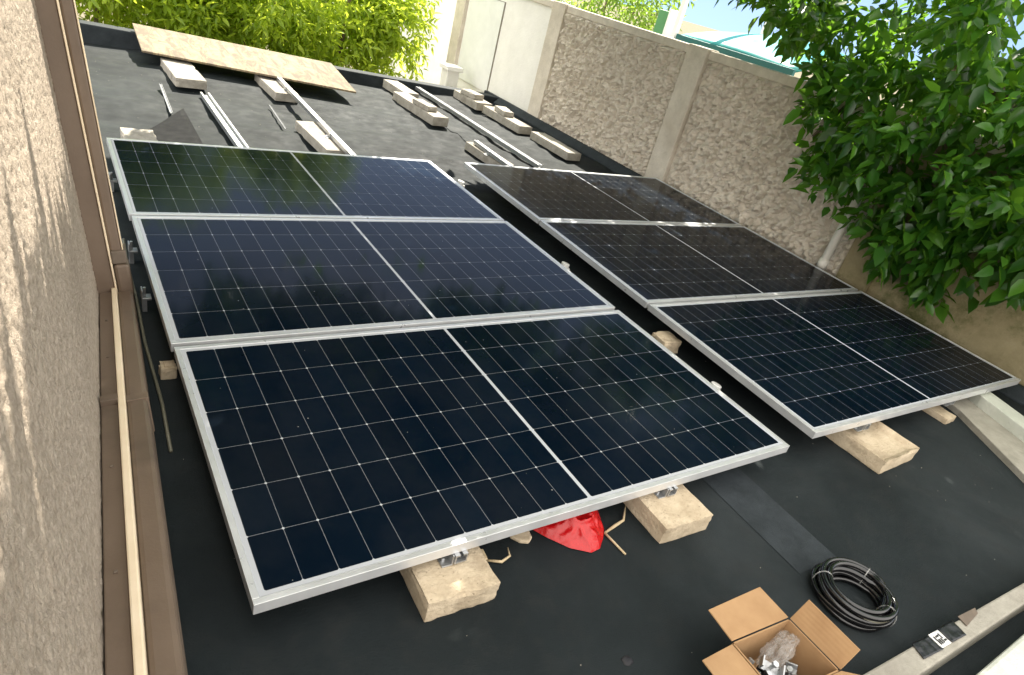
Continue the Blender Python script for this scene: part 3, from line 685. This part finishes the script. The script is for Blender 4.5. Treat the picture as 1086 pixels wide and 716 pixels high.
# clamps and wiring at the left edge of the left row
def edge_clamp(y, label):
    t = thing('rail_clamp', label, 'clamp', (-.012, y, 0)); t.location.z = .055
    m = MB(); m.box(-.024, .012, -.02, .02, 0, .010); m.box(-.024, -.019, -.02, .02, .010, .045); m.build('angle', M['steel'], t, bevel=.001)
    m = MB(); m.tube([(-.012, 0, .012), (-.012, 0, .05)], .006, 8); m.build('bolt', M['steel'], t)
    m = MB(); m.box(-.022, -.005, -.015, .015, -.055, -.002); m.build('leg', M['steel'], t); return t
edge_clamp(2.98, 'silver clamp at the left edge of the far left panel'); edge_clamp(2.10, 'silver clamp at the left edge of the middle left panel'); edge_clamp(1.66, 'silver clamp low at the left edge, above the trailing wire')
m = MB(); m.tube([(-.045, 2.2, .07), (-.05, 2.0, .03), (-.045, 1.75, .01), (-.055, 1.4, .008), (-.05, 1.0, .007), (-.06, .75, .007)], .006, 6)
o = m.build('trailing_wire', M['olive'], None, smooth=True); tag(o, 'thin grey wire trailing along the felt left of the nearest panel', 'wire')

# ------------------------------------------------------------------ big leafy tree on the right
Kn, nn = np.array(K), np.array(nW)
def keep(Pn):
    """leaves cut to shape the shade: shadow misses far roof and upper house wall"""
    k = np.ones(len(Pn), bool)
    t_ = Pn[:,2]/sv[2]; hit = Pn - sv[None,:]*t_[:,None]
    lim = 3.3 + .35*np.sin(hit[:,0]*2.3)+.2*np.sin(hit[:,0]*5.1+1)
    lit = (hit[:,1] > lim) & (hit[:,0] < 4.3) & (hit[:,0] > -1) & (Pn[:,2] > 2.0)
    k &= ~lit
    tw = ((Pn-Kn) @ nn)/(sv @ nn); hw_ = Pn - sv[None,:]*tw[:,None]
    on = (tw > 0) & (hw_[:,1] < 1.95) & (hw_[:,1] > -2) & (hw_[:,2] > .80-(hw_[:,1]+.18)*.16)
    k &= ~on
    return k
tr = thing('leafy_tree', 'big dark green glossy leaved tree hanging over the fence on the right, plus added shade canopy', 'tree', (5.7, 1.6, -2.6))
front = [(4.55, 1.15, 1.25, .55, .75, .70, 190), (4.60, 1.85, 1.12, .40, .50, .48, 120), (4.75, 2.40, 1.62, .40, .45, .36, 80),
         (4.60, .95, .72, .34, .36, .34, 70), (4.50, .25, 1.30, .55, .60, .55, 130), (4.80, 3.00, 1.95, .50, .55, .38, 90), (4.60, 1.30, 2.0, .70, .90, .60, 105),
         (4.40, -.5, 1.6, .80, .70, .75, 140), (4.9, 3.3, 2.5, .7, .8, .6, 90), (5.3, 1.0, 2.1, .8, 1.2, .8, 120), (4.55, .45, 1.0, .35, .3, .3, 50)]
over = [(4.15, 2.0, 3.1, .5, .6, .4, 130), (4.0, 2.3, 3.2, .8, 1.0, .6, 208), (3.3, 3.0, 3.2, 1.2, 1.2, .7, 416), (2.0, 3.0, 3.1, 1.1, 1.2, .6, 416), (.9, 2.9, 3.1, 1.1, 1.2, .6, 416), (-.2, 2.8, 3.0, .9, 1.1, .6, 312),
        (3.8, 4.4, 3.2, 1.2, 1.0, .8, 390), (2.4, 4.6, 3.1, 1.2, 1.0, .8, 416), (1.0, 4.6, 3.1, 1.2, 1.0, .8, 416), (-.2, 4.3, 3.0, 1.0, 1.0, .8, 312), (3.0, 1.7, 2.9, 1.0, .6, .4, 156), (1.4, 1.7, 2.8, 1.0, .6, .4, 234), (.4, 1.3, 2.85, .8, .7, .35, 429), (.9, .6, 2.9, .7, .5, .3, 195),
        (2.9, 5.2, 2.7, .9, .5, .5, 143), (1.4, 5.3, 2.7, .9, .5, .5, 143), (.2, 5.0, 2.6, .8, .5, .5, 117)]  # unseen overhead canopy, added to shade the near roof and wall
Pn, Dn, Nn, Ln = twig_leaves(front, 11, .125, .30, .75)
k1 = ~((Pn[:,0] > 4.62) & (Pn[:,2] < 1.40) & (Pn[:,0] < 4.86)) & ~((Pn[:,0] > 4.86) & (Pn[:,2] < 1.0))
k1 &= ~((Pn[:,0] < 3.75)); k1 &= Pn[:,2] > .30
k1 &= Pn[:,1] < np.interp(Pn[:,2], [.2, .4, .65, .8, 1.35, 1.75, 2.4], [.85, 1.2, 1.66, 2.03, 2.25, 3.2, 4.6]) - .35*np.clip(4.7-Pn[:,0], 0, 2)
k1 &= keep(Pn)
P2, D2, N2, L2 = twig_leaves(over, 9, .15, .40, .4)
k2 = keep(P2)
PA = np.concatenate([Pn[k1], P2[k2]]); DA = np.concatenate([Dn[k1], D2[k2]]); NA_ = np.concatenate([Nn[k1], N2[k2]]); LA = np.concatenate([Ln[k1], L2[k2]])
P(leaf_object('crown_and_shade_canopy', PA, DA, NA_, LA, .62, M['leaf'], tr))
m = MB()
def limb(pts, r0, r1):
    pts = [Vector(p) for p in pts]; out = []
    for i in range(len(pts)-1):
        for s_ in range(5):
            f = s_/5; p = pts[i].lerp(pts[i+1], f); out.append(p+Vector((noise.noise(p*1.7), noise.noise(p*1.7+Vector((9, 0, 0))), 0))*.05)
    out.append(pts[-1]); n = len(out); m.tube(out, [r0+(r1-r0)*i/(n-1) for i in range(n)], 10)
limb([(5.7, 1.6, -2.65), (5.65, 1.6, -.5), (5.5, 1.65, 1.3), (5.3, 1.8, 2.6)], .17, .12)
limb([(5.3, 1.8, 2.6), (4.4, 2.6, 3.2), (3.2, 3.1, 3.3), (2.2, 3.3, 3.3), (1.2, 3.1, 3.3)], .11, .02)
limb([(5.3, 1.8, 2.6), (4.6, 3.4, 3.4), (3.6, 4.5, 3.9), (1.6, 4.5, 3.9)], .09, .02)
limb([(5.5, 1.65, 1.3), (4.9, 1.3, 1.7), (4.5, .7, 1.5), (4.4, -.4, 1.6)], .06, .015)
limb([(5.5, 1.65, 1.3), (5.0, 1.9, 1.6), (4.65, 1.9, 1.3), (4.5, 2.0, 1.0)], .05, .01)
limb([(4.4, 2.6, 3.2), (3.2, 2.2, 3.1), (1.6, 1.9, 3.0), (1.0, 1.75, 2.95)], .06, .015)
limb([(5.0, 1.5, 1.65), (4.6, 1.2, 1.2), (4.55, .9, .7)], .035, .008)
P(m.build('trunk', M['bark'], tr, smooth=True))

# ------------------------------------------------------------------ shrubs behind the roof
def shrub(x, y, z, rx, ry, rz, n, label, mat, lsize=.10, wr=.34, stems=3, grp='shrubs behind the roof', base=-2.6):
    t = thing('leafy_shrub', label, 'shrub', (x, y, base), 0, grp)
    cl = [(x, y, z, rx, ry, rz, n)]
    for k in range(4):
        a = rng.uniform(0, 6.28); cl.append((x+rx*.65*math.cos(a), y+ry*.65*math.sin(a), z+rz*rng.uniform(-.5, .6), rx*.5, ry*.5, rz*.42, n//3))
    a, b, c, d = twig_leaves(cl, 10, lsize, .32, .45)
    kz = (a[:,2] > -1.9) & ~((a[:,1] < YE(1)+.3) & (a[:,2] < .2)); P(leaf_object('foliage', a[kz], b[kz], c[kz], d[kz], wr, mat, t))
    m = MB()
    for k in range(stems):
        q = Vector((x+rng.uniform(-.3, .3), y+rng.uniform(-.2, .2), base)); e = Vector((x+rng.uniform(-.7, .7)*rx, y+rng.uniform(-.6, .6)*ry, z+rz*.6))
        m.tube([q, q.lerp(e, .5)+Vector((rng.uniform(-.1, .1), 0, 0)), e], [.045, .03, .012], 7)
    P(m.build('stem', M['bark'], t, smooth=True)); return t
shrub(.0, 8.5, .35, .85, .65, 1.1, 300, 'shrub at the left end behind the roof, beside the downpipe', M['bushleaf'], .125, .40)
shrub(1.1, 8.8, .35, .8, .7, 1.2, 300, 'bright shrub behind the left part of the plywood board', M['bushleaf'], .125, .40)
shrub(2.1, 8.6, .4, .8, .7, 1.2, 300, 'shrub behind the middle of the plywood board', M['bushleaf'], .125, .40)
shrub(3.1, 8.7, .4, .75, .65, 1.2, 280, 'yellowish shrub behind the right end of the plywood board', M['bushleaf'], .125, .40)
shrub(4.05, 9.0, .4, .55, .6, .9, 190, 'shrub nearest the glare-white fence panel behind the roof', M['bushleaf'], .125, .40)
shrub(-.8, 12.0, 1.9, 1.4, .8, 2.6, 900, 'tall tree-like shrub in the second row, leftmost behind the roof', M['hedgeleaf'], .16, .42)
shrub(1.5, 12.1, 1.9, 1.4, .8, 2.6, 1000, 'tall tree-like shrub in the second row behind the middle shrubs', M['hedgeleaf'], .16, .42)
shrub(3.9, 12.2, 1.7, 1.3, .8, 2.4, 900, 'tall tree-like shrub in the second row behind the right shrubs', M['hedgeleaf'], .16, .42)
shrub(6.6, 7.6, 1.35, .9, 1.2, .75, 260, 'green treetop showing over the fence beside the turquoise awning', M['hedgeleaf'], grp='greenery beyond the fence')
# added white wall imitating glare behind the shrubs, with a pale block post
m = MB(); m.box(5.0, 9.5, 12.0, 12.25, -2.6, 1.9); o = m.build('glare_wall', M['pale_glare'], None, bevel=.02); tag(o, 'added white wall behind the shrubs, coloured to imitate glare', 'wall')
gp = thing('gate_post', 'pale square gate post at the far right corner behind the roof', 'post', (4.30, 7.35, -2.6))
m = MB(); m.box(-.09, .09, -.09, .09, 0, 2.78); m.build('shaft', M['pale_glare'], gp, bevel=.01)
m = MB(); m.box(-.12, .12, -.12, .12, 2.78, 2.84); m.build('cap', M['pale_glare'], gp, bevel=.01)

# ------------------------------------------------------------------ beyond the fence: turquoise awning shelter
aw = thing('awning_shelter', 'turquoise curved awning on a white post frame beyond the fence', 'shelter', (7.0, 5.2, -2.6))
m = MB()
def awn(u, v):
    s_ = u; x = 6.2+1.6*v; y = 5.35-1.75*s_
    return (x, y, 1.26+.36*math.sin(math.pi*(.08+.5*v))*(.75+.25*math.sin(math.pi*s_)))
m.grid(16, 10, awn); o = P(m.build('canopy', M['teal'], aw, smooth=True)); o.modifiers.new('s', 'SOLIDIFY').thickness = .03
m = MB(); m.box(6.17, 6.215, 3.58, 5.36, 1.22, 1.335); P(m.build('valance', M['tealdark'], aw, bevel=.005))
for (x, y) in ((6.2, 5.42), (7.8, 5.42), (6.2, 3.52), (7.8, 3.52)):
    m = MB(); m.box(x-.03, x+.03, y-.03, y+.03, -2.6, 2.2 if y > 5 else 1.25); P(m.build('post', M['white'], aw, bevel=.004))
m = MB(); m.box(6.23, 7.77, 5.39, 5.45, 2.14, 2.2); P(m.build('crossbar', M['white'], aw, bevel=.004))
eb = thing('meter_cabinet', 'small green cabinet on a white pole showing over the fence', 'cabinet', (6.3, 5.72, -2.6))
m = MB(); m.box(-.10, .10, -.09, .09, 3.82, 4.14); m.build('cabinet', M['greenbox'], eb, bevel=.008)
m = MB(); m.box(-.105, .105, -.12, -.0905, 3.80, 4.17); m.box(-.04, .04, -.04, .04, 0, 3.819); m.build('pole', M['white'], eb, bevel=.006)

# ------------------------------------------------------------------ render settings
scn.view_settings.view_transform = 'Standard'; scn.view_settings.look = 'None'
scn.view_settings.exposure = 1.9; scn.view_settings.gamma = 1.0
scn.cycles.max_bounces = 8; scn.cycles.transparent_max_bounces = 12
scn.cycles.use_denoising = True
